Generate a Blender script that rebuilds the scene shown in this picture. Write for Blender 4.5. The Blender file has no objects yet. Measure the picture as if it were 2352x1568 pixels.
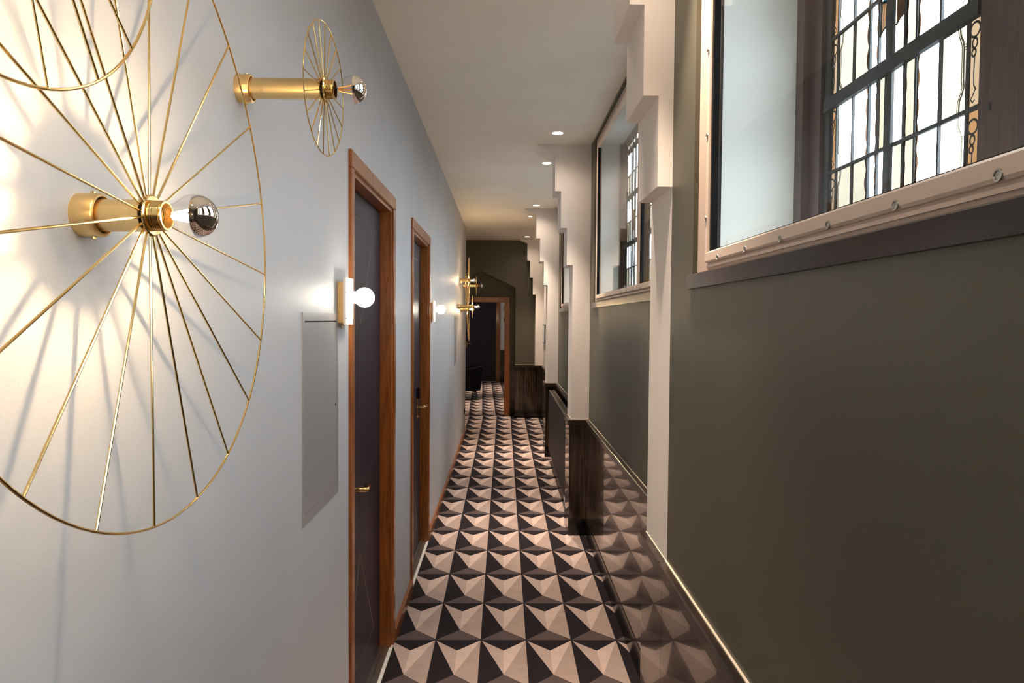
import bpy, math, random
from mathutils import Vector, Matrix
random.seed(7)
sc = bpy.context.scene
COL = sc.collection
PI = math.pi

# ------------------------------------------------------------------ camera
F_PX = 1568.0                       # 24 mm on a 36 mm wide frame
YAW, PITCH, ROLL = 0.012247, -0.032179, 0.007203
fw = Vector((math.sin(YAW)*math.cos(PITCH), math.cos(YAW)*math.cos(PITCH), math.sin(PITCH)))
rt = Vector((math.cos(YAW), -math.sin(YAW), 0))
up = rt.cross(fw)
r2 = math.cos(ROLL)*rt + math.sin(ROLL)*up
u2 = -math.sin(ROLL)*rt + math.cos(ROLL)*up
cam = bpy.data.cameras.new('camera')
cam.sensor_width = 36.0
cam.lens = 36.0*F_PX/2352.0
cam.clip_start = 0.02
camo = bpy.data.objects.new('camera', cam)
COL.objects.link(camo)
M = Matrix((( r2.x, u2.x, -fw.x, 0), (r2.y, u2.y, -fw.y, 0), (r2.z, u2.z, -fw.z, 1.65), (0, 0, 0, 1)))
camo.matrix_world = M
sc.camera = camo

# ------------------------------------------------------------------ world, exposure, daylight
SKY = 32.0             # zenith radiance of the overcast sky
w = bpy.data.worlds.new('world'); sc.world = w
w.use_nodes = True
bg = w.node_tree.nodes['Background']
bg.inputs[0].default_value = (0.86, 0.93, 1.0, 1)
# overcast sky: (1 + 2 sin(elevation)) / 3 above the horizon, dim ground below it
_nt = w.node_tree
_tc = _nt.nodes.new('ShaderNodeTexCoord'); _sx = _nt.nodes.new('ShaderNodeSeparateXYZ')
_nt.links.new(_tc.outputs['Generated'], _sx.inputs[0])
_up = _nt.nodes.new('ShaderNodeMath'); _up.operation = 'MULTIPLY_ADD'; _up.inputs[1].default_value = 2*SKY/3; _up.inputs[2].default_value = SKY/3
_nt.links.new(_sx.outputs['Z'], _up.inputs[0])
_mx = _nt.nodes.new('ShaderNodeMapRange'); _mx.inputs[1].default_value = -.03; _mx.inputs[2].default_value = .03
_nt.links.new(_sx.outputs['Z'], _mx.inputs[0])
_lp = _nt.nodes.new('ShaderNodeMix'); _lp.data_type = 'FLOAT'
_lp.inputs[2].default_value = SKY*.07
_nt.links.new(_mx.outputs[0], _lp.inputs[0]); _nt.links.new(_up.outputs[0], _lp.inputs[3])
_nt.links.new(_lp.outputs[0], bg.inputs[1])
sc.view_settings.view_transform = 'Standard'
sc.view_settings.look = 'None'
sc.view_settings.gamma = 1.0
sc.view_settings.use_curve_mapping = False
sc.view_settings.exposure = 0.0
SPOT_W = 245.0           # recessed downlights, main beam
SPILL_W = 13.0            # and their wide spill
BULB_W = 6.5             # mirror-topped bulbs
GLOBE_E = 42.0           # globe sconces

def portal(name, x, y0, y1, z0, z1):
    l = bpy.data.lights.new(name, 'AREA'); l.shape = 'RECTANGLE'
    l.size = abs(z1-z0); l.size_y = abs(y1-y0)
    l.cycles.is_portal = True
    o = bpy.data.objects.new(name, l); COL.objects.link(o)
    o.location = (x, (y0+y1)/2, (z0+z1)/2)
    o.rotation_euler = (0, PI/2, 0)      # -Z of the lamp points to -X (into the corridor)
    return o

# ------------------------------------------------------------------ geometry constants (metres)
LW = -0.556              # left wall face
NW = 0.521               # right wall face of the nearest bay
RW = 0.655               # right wall face of the recessed bays
CEIL = 2.972
DADO = 0.888
PIERS = (2.13, 5.19, 8.18, 11.27)      # camera side faces of the stepped pilasters
PDEP = 0.30

# ------------------------------------------------------------------ materials
def newmat(name):
    m = bpy.data.materials.new(name); m.use_nodes = True
    nt = m.node_tree
    return m, nt, nt.nodes['Principled BSDF']

def noise_bump(nt, b, scale, strength, dist=0.002, detail=3):
    tc = nt.nodes.new('ShaderNodeTexCoord')
    n = nt.nodes.new('ShaderNodeTexNoise'); n.inputs['Scale'].default_value = scale; n.inputs['Detail'].default_value = detail
    bu = nt.nodes.new('ShaderNodeBump'); bu.inputs['Strength'].default_value = strength; bu.inputs['Distance'].default_value = dist
    nt.links.new(tc.outputs['Object'], n.inputs['Vector'])
    nt.links.new(n.outputs['Fac'], bu.inputs['Height'])
    nt.links.new(bu.outputs['Normal'], b.inputs['Normal'])
    return tc, n

def paint(name, col, rough=0.6, bump=0.15, scale=120, var=0.04, spec=0.4):
    m, nt, b = newmat(name)
    tc, n = noise_bump(nt, b, scale, bump, 0.001)
    n2 = nt.nodes.new('ShaderNodeTexNoise'); n2.inputs['Scale'].default_value = 1.7; n2.inputs['Detail'].default_value = 4
    nt.links.new(tc.outputs['Object'], n2.inputs['Vector'])
    cr = nt.nodes.new('ShaderNodeValToRGB')
    cr.color_ramp.elements[0].position = .3; cr.color_ramp.elements[1].position = .7
    cr.color_ramp.elements[0].color = (*[c*(1-var) for c in col], 1)
    cr.color_ramp.elements[1].color = (*[min(1, c*(1+var)) for c in col], 1)
    nt.links.new(n2.outputs['Fac'], cr.inputs['Fac']); nt.links.new(cr.outputs['Color'], b.inputs['Base Color'])
    b.inputs['Roughness'].default_value = rough
    b.inputs['Specular IOR Level'].default_value = spec
    return m

def metal(name, col, rough, aniso_noise=0):
    m, nt, b = newmat(name)
    b.inputs['Base Color'].default_value = (*col, 1); b.inputs['Metallic'].default_value = 1
    b.inputs['Roughness'].default_value = rough
    tc, n = noise_bump(nt, b, 260 if aniso_noise else 60, aniso_noise or .02, 0.0004)
    return m

def wood(name, c0, c1, rough=0.3, scale=9, stretch=(14, 14, 1), coat=0.4, bump=0.05, coat_rough=0.1, spec=.5, ramp=(.32, .68)):
    m, nt, b = newmat(name)
    tc = nt.nodes.new('ShaderNodeTexCoord'); mp = nt.nodes.new('ShaderNodeMapping')
    mp.inputs['Scale'].default_value = stretch
    nt.links.new(tc.outputs['Object'], mp.inputs['Vector'])
    n = nt.nodes.new('ShaderNodeTexNoise'); n.inputs['Scale'].default_value = scale; n.inputs['Detail'].default_value = 6; n.inputs['Distortion'].default_value = .6
    nt.links.new(mp.outputs['Vector'], n.inputs['Vector'])
    cr = nt.nodes.new('ShaderNodeValToRGB')
    cr.color_ramp.elements[0].position = ramp[0]; cr.color_ramp.elements[1].position = ramp[1]
    cr.color_ramp.elements[0].color = (*c0, 1); cr.color_ramp.elements[1].color = (*c1, 1)
    nt.links.new(n.outputs['Fac'], cr.inputs['Fac']); nt.links.new(cr.outputs['Color'], b.inputs['Base Color'])
    bu = nt.nodes.new('ShaderNodeBump'); bu.inputs['Strength'].default_value = bump; bu.inputs['Distance'].default_value = .0006
    nt.links.new(n.outputs['Fac'], bu.inputs['Height']); nt.links.new(bu.outputs['Normal'], b.inputs['Normal'])
    b.inputs['Roughness'].default_value = rough
    b.inputs['Specular IOR Level'].default_value = spec
    b.inputs['Coat Weight'].default_value = coat; b.inputs['Coat Roughness'].default_value = coat_rough
    return m

def carpet(name, col):
    m, nt, b = newmat(name)
    tc, n = noise_bump(nt, b, 420, .5, 0.002, 2)
    n2 = nt.nodes.new('ShaderNodeTexNoise'); n2.inputs['Scale'].default_value = 14; n2.inputs['Detail'].default_value = 8
    n2.inputs['Roughness'].default_value = .7
    nt.links.new(tc.outputs['Object'], n2.inputs['Vector'])
    cr = nt.nodes.new('ShaderNodeValToRGB')
    cr.color_ramp.elements[0].position = .25; cr.color_ramp.elements[1].position = .75
    cr.color_ramp.elements[0].color = (*[c*.86 for c in col], 1); cr.color_ramp.elements[1].color = (*[min(1, c*1.12) for c in col], 1)
    nt.links.new(n2.outputs['Fac'], cr.inputs['Fac']); nt.links.new(cr.outputs['Color'], b.inputs['Base Color'])
    b.inputs['Roughness'].default_value = .95; b.inputs['Specular IOR Level'].default_value = .15
    return m

def plain(name, col, rough=.5, metallic=0, spec=.5, coat=0):
    m, nt, b = newmat(name)
    b.inputs['Base Color'].default_value = (*col, 1); b.inputs['Roughness'].default_value = rough
    b.inputs['Metallic'].default_value = metallic; b.inputs['Specular IOR Level'].default_value = spec
    b.inputs['Coat Weight'].default_value = coat
    noise_bump(nt, b, 90, .04, .0005)
    return m

def emit(name, col, s):
    m = bpy.data.materials.new(name); m.use_nodes = True; nt = m.node_tree
    nt.nodes.remove(nt.nodes['Principled BSDF'])
    e = nt.nodes.new('ShaderNodeEmission'); e.inputs[0].default_value = (*col, 1); e.inputs[1].default_value = s
    nt.links.new(e.outputs[0], nt.nodes['Material Output'].inputs[0])
    return m

def clear_glass(name, tint=(1, 1, 1), ior=1.45, rough=0.0, boost=1.0):
    m = bpy.data.materials.new(name); m.use_nodes = True; nt = m.node_tree
    nt.nodes.remove(nt.nodes['Principled BSDF'])
    t = nt.nodes.new('ShaderNodeBsdfTransparent'); t.inputs[0].default_value = (*tint, 1)
    g = nt.nodes.new('ShaderNodeBsdfGlossy'); g.inputs['Roughness'].default_value = rough
    f = nt.nodes.new('ShaderNodeFresnel')
    ge = nt.nodes.new('ShaderNodeNewGeometry')          # thin sheet: the same reflectance from both faces
    mr_ = nt.nodes.new('ShaderNodeMapRange'); mr_.inputs[3].default_value = ior; mr_.inputs[4].default_value = 1.0/ior
    nt.links.new(ge.outputs['Backfacing'], mr_.inputs[0]); nt.links.new(mr_.outputs[0], f.inputs[0])
    mx = nt.nodes.new('ShaderNodeMixShader')
    nt.links.new(f.outputs[0], mx.inputs[0]); nt.links.new(t.outputs[0], mx.inputs[1]); nt.links.new(g.outputs[0], mx.inputs[2])
    nt.links.new(mx.outputs[0], nt.nodes['Material Output'].inputs[0])
    return m

def stained(name, tint):
    """tinted cathedral glass: see-through colour with a little unevenness"""
    m = bpy.data.materials.new(name); m.use_nodes = True; nt = m.node_tree
    nt.nodes.remove(nt.nodes['Principled BSDF'])
    tc = nt.nodes.new('ShaderNodeTexCoord')
    n = nt.nodes.new('ShaderNodeTexNoise'); n.inputs['Scale'].default_value = 6; n.inputs['Detail'].default_value = 3
    nt.links.new(tc.outputs['Object'], n.inputs['Vector'])
    cr = nt.nodes.new('ShaderNodeValToRGB')
    cr.color_ramp.elements[0].position = .3; cr.color_ramp.elements[1].position = .7
    cr.color_ramp.elements[0].color = (*[c*.95 for c in tint], 1); cr.color_ramp.elements[1].color = (*[min(1, c*1.04) for c in tint], 1)
    t = nt.nodes.new('ShaderNodeBsdfTransparent')
    nt.links.new(n.outputs['Fac'], cr.inputs['Fac']); nt.links.new(cr.outputs['Color'], t.inputs[0])
    nt.links.new(t.outputs[0], nt.nodes['Material Output'].inputs[0])
    return m

MT = {}
MT['wall_l'] = paint('lilac_grey_paint', (.492, .496, .528), .5, .25, 160)
MT['ceil'] = paint('cream_ceiling_paint', (.90, .845, .755), .75, .08, 90)
MT['green'] = paint('olive_green_paint', (.088, .082, .058), .45, .18, 150, .05)
MT['pier'] = paint('pinkish_white_plaster', (.80, .745, .70), .6, .35, 70, .02)
MT['white'] = paint('white_paint', (.78, .78, .76), .6, .1, 90, .02)
MT['reveal'] = paint('pale_grey_reveal_paint', (.86, .89, .88), .6, .1, 90, .02)
MT['caulk'] = plain('cream_caulk', (.55, .49, .39), .6)
MT['door_wood'] = wood('orange_brown_varnished_wood', (.19, .052, .008), (.36, .112, .020), .32, 7, (10, 10, .8), .35, .05)
MT['door_leaf'] = plain('aubergine_lacquer', (.026, .017, .026), .45, 0, .25)
MT['brass'] = metal('polished_brass', (.86, .62, .27), .16)
MT['brushed'] = metal('brushed_brass', (.83, .60, .28), .34, .12)
MT['satin_brass'] = plain('pale_gold_lacquer', (.72, .50, .24), .38, .55)
MT['inlay'] = metal('thin_brass_inlay', (.42, .36, .30), .45)
MT['chrome'] = metal('mirror_silver', (.92, .90, .90), .02)
MT['steel'] = metal('satin_steel', (.55, .52, .47), .35)
MT['panel'] = plain('lilac_grey_metal_panel', (.40, .395, .415), .36, .35)
MT['black'] = plain('black_lacquer', (.012, .010, .010), .22)
MT['gap'] = plain('black_gap', (.004, .004, .004), .8)
MT['dado'] = wood('dark_polished_veneer', (.020, .013, .008), (.13, .078, .046), .14, 3.4, (16, 16, .55), .6, .0, .02, .5, (.47, .80))
MT['cap'] = wood('dark_brown_gloss_cap', (.014, .009, .007), (.040, .024, .017), .28, 5, (3, 1, 3), .25, .0, .1, .35)
MT['sill'] = wood('dark_brown_varnished_sill', (.014, .008, .006), (.040, .020, .015), .26, 5, (3, 1, 3), .1, .0, .15, .35)
MT['skirt'] = plain('black_gloss_skirting', (.006, .005, .005), .14, 0, .5)
MT['frame'] = plain('beige_powder_coated_frame', (.80, .635, .515), .38)
MT['plaster'] = paint('rough_beige_plaster', (.56, .44, .36), .7, .6, 60, .04)
MT['gasket'] = plain('black_gasket', (.005, .005, .006), .7, 0, .15)
MT['glazing'] = clear_glass('window_glass', (.97, .99, .98), 1.27)
MT['bulb_glass'] = clear_glass('bulb_glass', (.98, .97, .95), 1.4)
MT['sash_wood'] = wood('dark_brown_sash_wood', (.030, .012, .008), (.085, .034, .022), .5, 7, (12, 12, .8), .15, .1)
MT['lead'] = plain('dark_lead', (.022, .024, .026), .5, .3)
MT['glass_w'] = stained('milky_white_glass', (0.95, 0.95, 0.95))
MT['glass_b'] = stained('bluish_white_glass', (0.89, 0.93, 0.95))
MT['glass_c'] = stained('cream_glass', (0.31, 0.29, 0.252))
MT['glass_y'] = stained('pale_yellow_glass', (0.31, 0.285, 0.235))
MT['glass_t'] = stained('tan_painted_glass', (0.24, 0.195, 0.15))
MT['glass_o'] = stained('orange_painted_glass', (0.23, 0.162, 0.103))
MT['glass_p'] = stained('pale_straw_painted_glass', (0.062, 0.054, 0.039))
MT['glass_blue'] = stained('sky_blue_glass', (0, 0.019, 0.04))
MT['paint_o'] = stained('orange_glass_paint', (.045, .0215, .0095))
MT['c_black'] = carpet('carpet_charcoal', (.022, .017, .021))
MT['c_light'] = carpet('carpet_light_beige', (.66, .515, .455))
MT['c_mid'] = carpet('carpet_beige', (.51, .39, .345))
MT['c_dusk'] = carpet('carpet_dusty_beige', (.44, .335, .295))
MT['c_grey'] = carpet('carpet_taupe_grey', (.115, .088, .088))
MT['rad'] = plain('anthracite_radiator_enamel', (.012, .012, .013), .5, 0, .2)
MT['rad_top'] = metal('dark_steel_grille', (.30, .26, .23), .3)
MT['plastic'] = plain('white_plastic', (.8, .78, .74), .4)
MT['fabric'] = plain('black_upholstery', (.004, .004, .005), .9, 0, .1)
MT['sconce_plate'] = plain('ivory_ceramic', (.86, .82, .72), .3)
MT['globe'] = emit('glowing_opal_globe', (1.0, .90, .74), GLOBE_E)
MT['filament'] = emit('glowing_filament', (1.0, .72, .38), 500.0)
MT['filament_off'] = metal('copper_filament', (.8, .45, .2), .3)
MT['lamp_lens'] = emit('glowing_downlight_lens', (1.0, .87, .70), 14.0)
MT['downlight_ring'] = plain('white_downlight_ring', (.8, .76, .7), .4)

# ------------------------------------------------------------------ mesh helpers
class MB:
    def __init__(s): s.v = []; s.f = []; s.mi = []
    def quad(s, pts, mi=0):
        k = len(s.v); s.v += [tuple(p) for p in pts]; s.f.append(tuple(range(k, k+len(pts)))); s.mi.append(mi); return s
    def box(s, x0, x1, y0, y1, z0, z1, mi=0):
        x0, x1 = sorted((x0, x1)); y0, y1 = sorted((y0, y1)); z0, z1 = sorted((z0, z1))
        k = len(s.v)
        s.v += [(x0,y0,z0),(x1,y0,z0),(x1,y1,z0),(x0,y1,z0),(x0,y0,z1),(x1,y0,z1),(x1,y1,z1),(x0,y1,z1)]
        for f in ((0,3,2,1),(4,5,6,7),(0,1,5,4),(1,2,6,5),(2,3,7,6),(3,0,4,7)):
            s.f.append(tuple(k+i for i in f)); s.mi.append(mi)
        return s
    def cbox(s, x0, x1, y0, y1, z0, z1, c, mi=0):
        """box with chamfered edges, drawn as three interlocking rings (26-gon hull)"""
        x0, x1 = sorted((x0, x1)); y0, y1 = sorted((y0, y1)); z0, z1 = sorted((z0, z1))
        k = len(s.v); idx = {}
        def P(a, b, d): # a,b,d in 0/1 corner; returns 3 points
            X = (x0, x1)[a]; Y = (y0, y1)[b]; Z = (z0, z1)[d]
            sx = (c, -c)[a]; sy = (c, -c)[b]; sz = (c, -c)[d]
            return ((X, Y+sy, Z+sz), (X+sx, Y, Z+sz), (X+sx, Y+sy, Z))
        for a in (0, 1):
            for b in (0, 1):
                for d in (0, 1):
                    for i, p in enumerate(P(a, b, d)):
                        idx[(a, b, d, i)] = len(s.v); s.v.append(p)
        I = lambda *q: idx[q]
        F = []
        for a in (0, 1):
            q = [I(a,0,0,0), I(a,1,0,0), I(a,1,1,0), I(a,0,1,0)]; F.append(q if a else q[::-1])
            q = [I(0,a,0,1), I(1,a,0,1), I(1,a,1,1), I(0,a,1,1)]; F.append(q[::-1] if a else q)
            q = [I(0,0,a,2), I(1,0,a,2), I(1,1,a,2), I(0,1,a,2)]; F.append(q if a else q[::-1])
            for b in (0, 1):
                q = [I(a,b,0,0), I(a,b,0,1), I(a,b,1,1), I(a,b,1,0)]; F.append(q if (a == b) else q[::-1])
                q = [I(a,0,b,0), I(a,0,b,2), I(a,1,b,2), I(a,1,b,0)]; F.append(q if (a != b) else q[::-1])
                q = [I(0,a,b,1), I(0,a,b,2), I(1,a,b,2), I(1,a,b,1)]; F.append(q if (a == b) else q[::-1])
                for d in (0, 1):
                    q = [I(a,b,d,0), I(a,b,d,1), I(a,b,d,2)]; F.append(q if (a+b+d) % 2 else q[::-1])
        for q in F: s.f.append(tuple(q)); s.mi.append(mi)
        return s
    def prism_y(s, poly, y0, y1, mi=0):
        """XZ outline extruded along Y"""
        n = len(poly); k = len(s.v)
        s.v += [(x, y0, z) for x, z in poly] + [(x, y1, z) for x, z in poly]
        s.f.append(tuple(range(k, k+n))); s.f.append(tuple(range(k+2*n-1, k+n-1, -1))); s.mi += [mi, mi]
        for i in range(n):
            j = (i+1) % n; s.f.append((k+j, k+i, k+n+i, k+n+j)); s.mi.append(mi)
        return s
    def lathe(s, prof, o, ax='x', n=24, mi=0, cap=True):
        """prof = [(t along axis, radius)], spun round the axis through o"""
        k = len(s.v); o = Vector(o)
        for t, r in prof:
            for i in range(n):
                a = 2*PI*i/n; c, d = r*math.cos(a), r*math.sin(a)
                s.v.append(tuple(o + Vector({'x': (t, c, d), 'y': (d, t, c), 'z': (c, d, t)}[ax])))
        m = len(prof)
        for j in range(m-1):
            for i in range(n):
                i2 = (i+1) % n
                s.f.append((k+j*n+i, k+j*n+i2, k+(j+1)*n+i2, k+(j+1)*n+i)); s.mi.append(mi)
        if cap:
            s.f.append(tuple(k+i for i in range(n-1, -1, -1))); s.mi.append(mi)
            s.f.append(tuple(k+(m-1)*n+i for i in range(n))); s.mi.append(mi)
        return s
    def tube(s, pts, r, n=8, closed=False, mi=0, cap=True):
        pts = [Vector(p) for p in pts]; m = len(pts); k = len(s.v)
        rr = r if isinstance(r, (list, tuple)) else [r]*m
        ref = Vector((0.31, 0.2, 0.93))
        for i, p in enumerate(pts):
            a = pts[(i-1) % m] if (closed or i > 0) else p
            b = pts[(i+1) % m] if (closed or i < m-1) else p
            t = (b-a).normalized()
            u = t.cross(ref)
            if u.length < .05: u = t.cross(Vector((1, 0, 0)))
            u.normalize(); v = t.cross(u)
            for q in range(n):
                an = 2*PI*q/n
                s.v.append(tuple(p + rr[i]*(math.cos(an)*u + math.sin(an)*v)))
        for i in range(m if closed else m-1):
            j = (i+1) % m
            for q in range(n):
                q2 = (q+1) % n
                s.f.append((k+i*n+q, k+i*n+q2, k+j*n+q2, k+j*n+q)); s.mi.append(mi)
        if cap and not closed:
            s.f.append(tuple(k+q for q in range(n-1, -1, -1))); s.f.append(tuple(k+(m-1)*n+q for q in range(n))); s.mi += [mi, mi]
        return s
    def ring(s, c, R, r, u, v, seg=96, n=8, mi=0):
        c = Vector(c); u = Vector(u); v = Vector(v); ax = u.cross(v).normalized(); k = len(s.v)
        for i in range(seg):
            a = 2*PI*i/seg; d = math.cos(a)*u + math.sin(a)*v
            for q in range(n):
                an = 2*PI*q/n
                s.v.append(tuple(c + R*d + r*(math.cos(an)*d + math.sin(an)*ax)))
        for i in range(seg):
            j = (i+1) % seg
            for q in range(n):
                q2 = (q+1) % n
                s.f.append((k+i*n+q, k+i*n+q2, k+j*n+q2, k+j*n+q)); s.mi.append(mi)
        return s
    def sphere(s, c, r, nu=28, nv=16, mi=0):
        prof = [(-r*math.cos(PI*j/nv), max(1e-5, r*math.sin(PI*j/nv))) for j in range(nv+1)]
        return s.lathe(prof, c, 'x', nu, mi, cap=False)
    def ribbon(s, x, yz, wid, mi=0):
        """flat painted stroke on a pane (plane X = x) along points (y, z)"""
        m = len(yz)
        L = []; Rr = []
        for i, (y, z) in enumerate(yz):
            a = yz[max(0, i-1)]; b = yz[min(m-1, i+1)]
            dy, dz = b[0]-a[0], b[1]-a[1]; l = math.hypot(dy, dz) or 1
            h = (wid[i] if isinstance(wid, (list, tuple)) else wid)/2
            L.append((x, y-dz/l*h, z+dy/l*h)); Rr.append((x, y+dz/l*h, z-dy/l*h))
        for i in range(m-1): s.quad((L[i], L[i+1], Rr[i+1], Rr[i]), mi)
        return s
    def build(s, name, mats, parent=None, smooth=False, loc=None, flip=False):
        mats = mats if isinstance(mats, (list, tuple)) else [mats]
        me = bpy.data.meshes.new(name)
        off = Vector(loc) if loc is not None else (WLOC[parent.name] if parent is not None else Vector((0, 0, 0)))
        me.from_pydata([tuple(Vector(v)-off) for v in s.v], [], s.f)
        for m in mats: me.materials.append(MT[m])
        me.polygons.foreach_set('material_index', s.mi)
        if smooth: me.polygons.foreach_set('use_smooth', [True]*len(me.polygons))
        me.update(); 
        import bmesh
        bm = bmesh.new(); bm.from_mesh(me); bmesh.ops.recalc_face_normals(bm, faces=bm.faces); bm.to_mesh(me); bm.free()
        if smooth:
            try: me.set_sharp_from_angle(angle=math.radians(40))
            except Exception: pass
        o = bpy.data.objects.new(name, me); COL.objects.link(o)
        if parent is not None: o.parent = parent
        elif loc is not None: o.location = loc
        WLOC[o.name] = off
        return o

WLOC = {}
def tag(o, label, cat, group=None, kind=None):
    o['label'] = label; o['category'] = cat
    if group: o['group'] = group
    if kind: o['kind'] = kind
    return o
def empty(name, loc):
    o = bpy.data.objects.new(name, None); COL.objects.link(o); o.location = loc
    o.empty_display_size = .05
    WLOC[o.name] = Vector(loc)
    return o
def copy_tree(o, parent=None):
    c = o.copy(); COL.objects.link(c)
    if parent is not None: c.parent = parent
    for ch in list(o.children): copy_tree(ch, c)
    return c
def arc(c, r, a0, a1, n):
    return [(c[0]+r*math.cos(a0+(a1-a0)*i/n), c[1]+r*math.sin(a0+(a1-a0)*i/n)) for i in range(n+1)]

# ================================================================== THE SETTING
# ---- carpets
GX, GY, CW, CD = -0.3385, 3.467, 0.2326, 0.4554
def carpet_mesh(i0, i1, j0, j1, ox, oy, ang=0., px=0., py=0., z=0.):
    mb = MB(); ca, sa = math.cos(ang), math.sin(ang)
    def P(u, v):
        x = ox+u*CW; y = oy+v*CD
        dx, dy = x-px, y-py
        return (px+ca*dx-sa*dy, py+sa*dx+ca*dy, z)
    e = .013
    for i in range(i0, i1):
        for j in range(j0, j1):
            NL, NR, FL, FR, A, B = (i, j), (i+1, j), (i, j+1), (i+1, j+1), (i+.5, j+.752), (i+.5, j+.248)
            FLs = (i+.02, j+1-.02); FRs = (i+1-.012, j+1-.012); NRs = (i+1-.012, j+.02)
            T = lambda mi, *q: mb.quad([P(*a) for a in q], mi)
            T(0, FL, A, FR); T(2, FLs, B, A); T(1, A, B, FRs); T(3, FRs, B, NRs)
            T(0, NL, B, FLs, FL); T(4, NL, NR, B)
            T(0, FL, FLs, A); T(0, A, FRs, FR); T(0, FR, FRs, NRs, NR); T(0, NR, NRs, B)
    return mb
CM = ['c_black', 'c_light', 'c_mid', 'c_dusk', 'c_grey']
fl = carpet_mesh(-12, 6, -14, 18, GX, GY).build('floor', CM)
tag(fl, 'patterned corridor carpet of beige and charcoal three-dimensional pyramids', 'carpet', kind='structure')
fl2 = carpet_mesh(-8, 6, -1, 16, -.36, 11.73, math.radians(1.75), -.36, 11.73, -.003).build('floor', CM)
tag(fl2, 'pyramid patterned carpet running on beyond the far doorway', 'carpet', kind='structure')
ce = MB().box(-3.2, .9, -2.7, 18.5, CEIL, CEIL+.12).build('ceiling', 'ceil')
tag(ce, 'cream painted flat ceiling over the whole corridor', 'ceiling', kind='structure')

# ---- left wall with two door openings
D1 = (2.505, 3.40); D2 = (4.145, 5.02); DH = 2.19
ml = MB()
for y0, y1 in ((-2.6, D1[0]), (D1[1], D2[0]), (D2[1], 9.97)): ml.box(LW-.16, LW, y0, y1, 0, CEIL)
for d in (D1, D2): ml.box(LW-.16, LW, d[0], d[1], DH, CEIL)
ml.box(-3.1, LW-.16, 9.81, 9.97, 0, CEIL)
tag(ml.build('wall_left', 'wall_l'), 'long lilac grey wall with two doors on the left', 'wall', kind='structure')
# baseboard, one strip per stretch between the doors
bb = empty('baseboard_left', (LW, 3.4, 0)); tag(bb, 'low varnished wooden baseboard along the lilac grey wall', 'baseboard', kind='structure')
for y0, y1 in ((-2.6, D1[0]-.052), (D1[1]+.052, D2[0]-.052), (D2[1]+.052, 9.985)):
    m = MB(); m.prism_y([(LW, 0), (LW+.016, 0), (LW+.016, .058), (LW+.010, .07), (LW, .07)], y0, y1)
    m.build('board', 'door_wood', bb)

# ---- right wall: bays and window openings
# window niches: (far edge, near edge), face X, glass X, jamb far, jamb near
WN = [dict(n=(1.886, -.56), X=NW, g=.775, j=(1.770, -.45), bay=(-2.6, 2.13)),
      dict(n=(5.00, 2.62), X=RW, g=.848, j=(4.905, 2.685), bay=(2.43, 5.19)),
      dict(n=(7.93, 5.56), X=RW, g=.848, j=(7.845, 5.625), bay=(5.49, 8.18))]
NT, WB, WT = 2.952, 1.80, 2.905      # niche top, opening bottom, opening top
SB, ST = 1.738, 1.777                # sill
OUT = .93
mr = MB()
for q in WN:
    X = q['X']; a, b = q['bay']; nf, nn = q['n']; jf, jn = q['j']; nx = X+.0145; OUT = q['g']+.009
    mr.box(X, OUT, a-.0, b, 0, SB)                       # below the sill
    mr.box(X, OUT, nf, b, SB, CEIL)                      # far of niche
    mr.box(X, OUT, a, nn, SB, CEIL)                      # near of niche
    mr.box(X, OUT, nn, nf, NT, CEIL)                     # above niche
    mr.box(nx, OUT, jf, nf, SB, NT); mr.box(nx, OUT, nn, jn, SB, NT)
    mr.box(nx, OUT, jn, jf, WT, NT); mr.box(nx, OUT, jn, jf, SB, WB)
OUT = .93
for y in PIERS[:3]: mr.box(.645, OUT, y+.012, y+PDEP-.012, 0, CEIL)
tag(mr.build('wall_right', 'green'), 'dark olive green wall with deep windows on the right', 'wall', kind='structure')
m = MB().box(RW, OUT, 8.48, 11.6, 0, CEIL)
tag(m.build('wall_right', 'pier'), 'pale plaster stretch of wall before the last pilaster', 'wall', kind='structure')
tag(MB().box(-3.2, OUT, -2.7, -2.6, 0, CEIL).build('wall_back', 'wall_l'), 'lilac grey wall behind the viewpoint', 'wall', kind='structure')
tag(MB().box(-3.2, -3.1, 9.8, 18.5, 0, CEIL).build('wall_side', 'green'), 'green side wall of the far landing', 'wall', kind='structure')

# ---- stepped pilasters
prof = [(.66, DADO), (.5195, DADO), (.522, 2.066), (.475, 2.066), (.475, 2.345), (.427, 2.345), (.427, 2.622), (.381, 2.622), (.381, 2.902), (.235, CEIL), (.66, CEIL)]
PL = ['nearest stepped white pilaster beside the large leaded window', 'second stepped white pilaster, in front of the black radiator',
      'third stepped white pilaster, behind the black radiator', 'farthest stepped white pilaster against the green end wall']
for i, y in enumerate(PIERS):
    t = empty('trim_%d' % (i+1), (.52, y, DADO)); tag(t, PL[i], 'pilaster', 'stepped pilasters along the right wall', 'structure')
    MB().prism_y(prof, y, y+(PDEP if i < 3 else .17)).build('stepped_pier', 'pier', t)
    if i: MB().box(.5175, .66, y-.003, y+.30 if i < 3 else y+.17, DADO, DADO+.006).build('caulk_line', 'caulk', t)
    else: MB().box(.5165, .525, y, y+.303, DADO, DADO+.0035).build('caulk_line', 'caulk', t)

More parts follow.
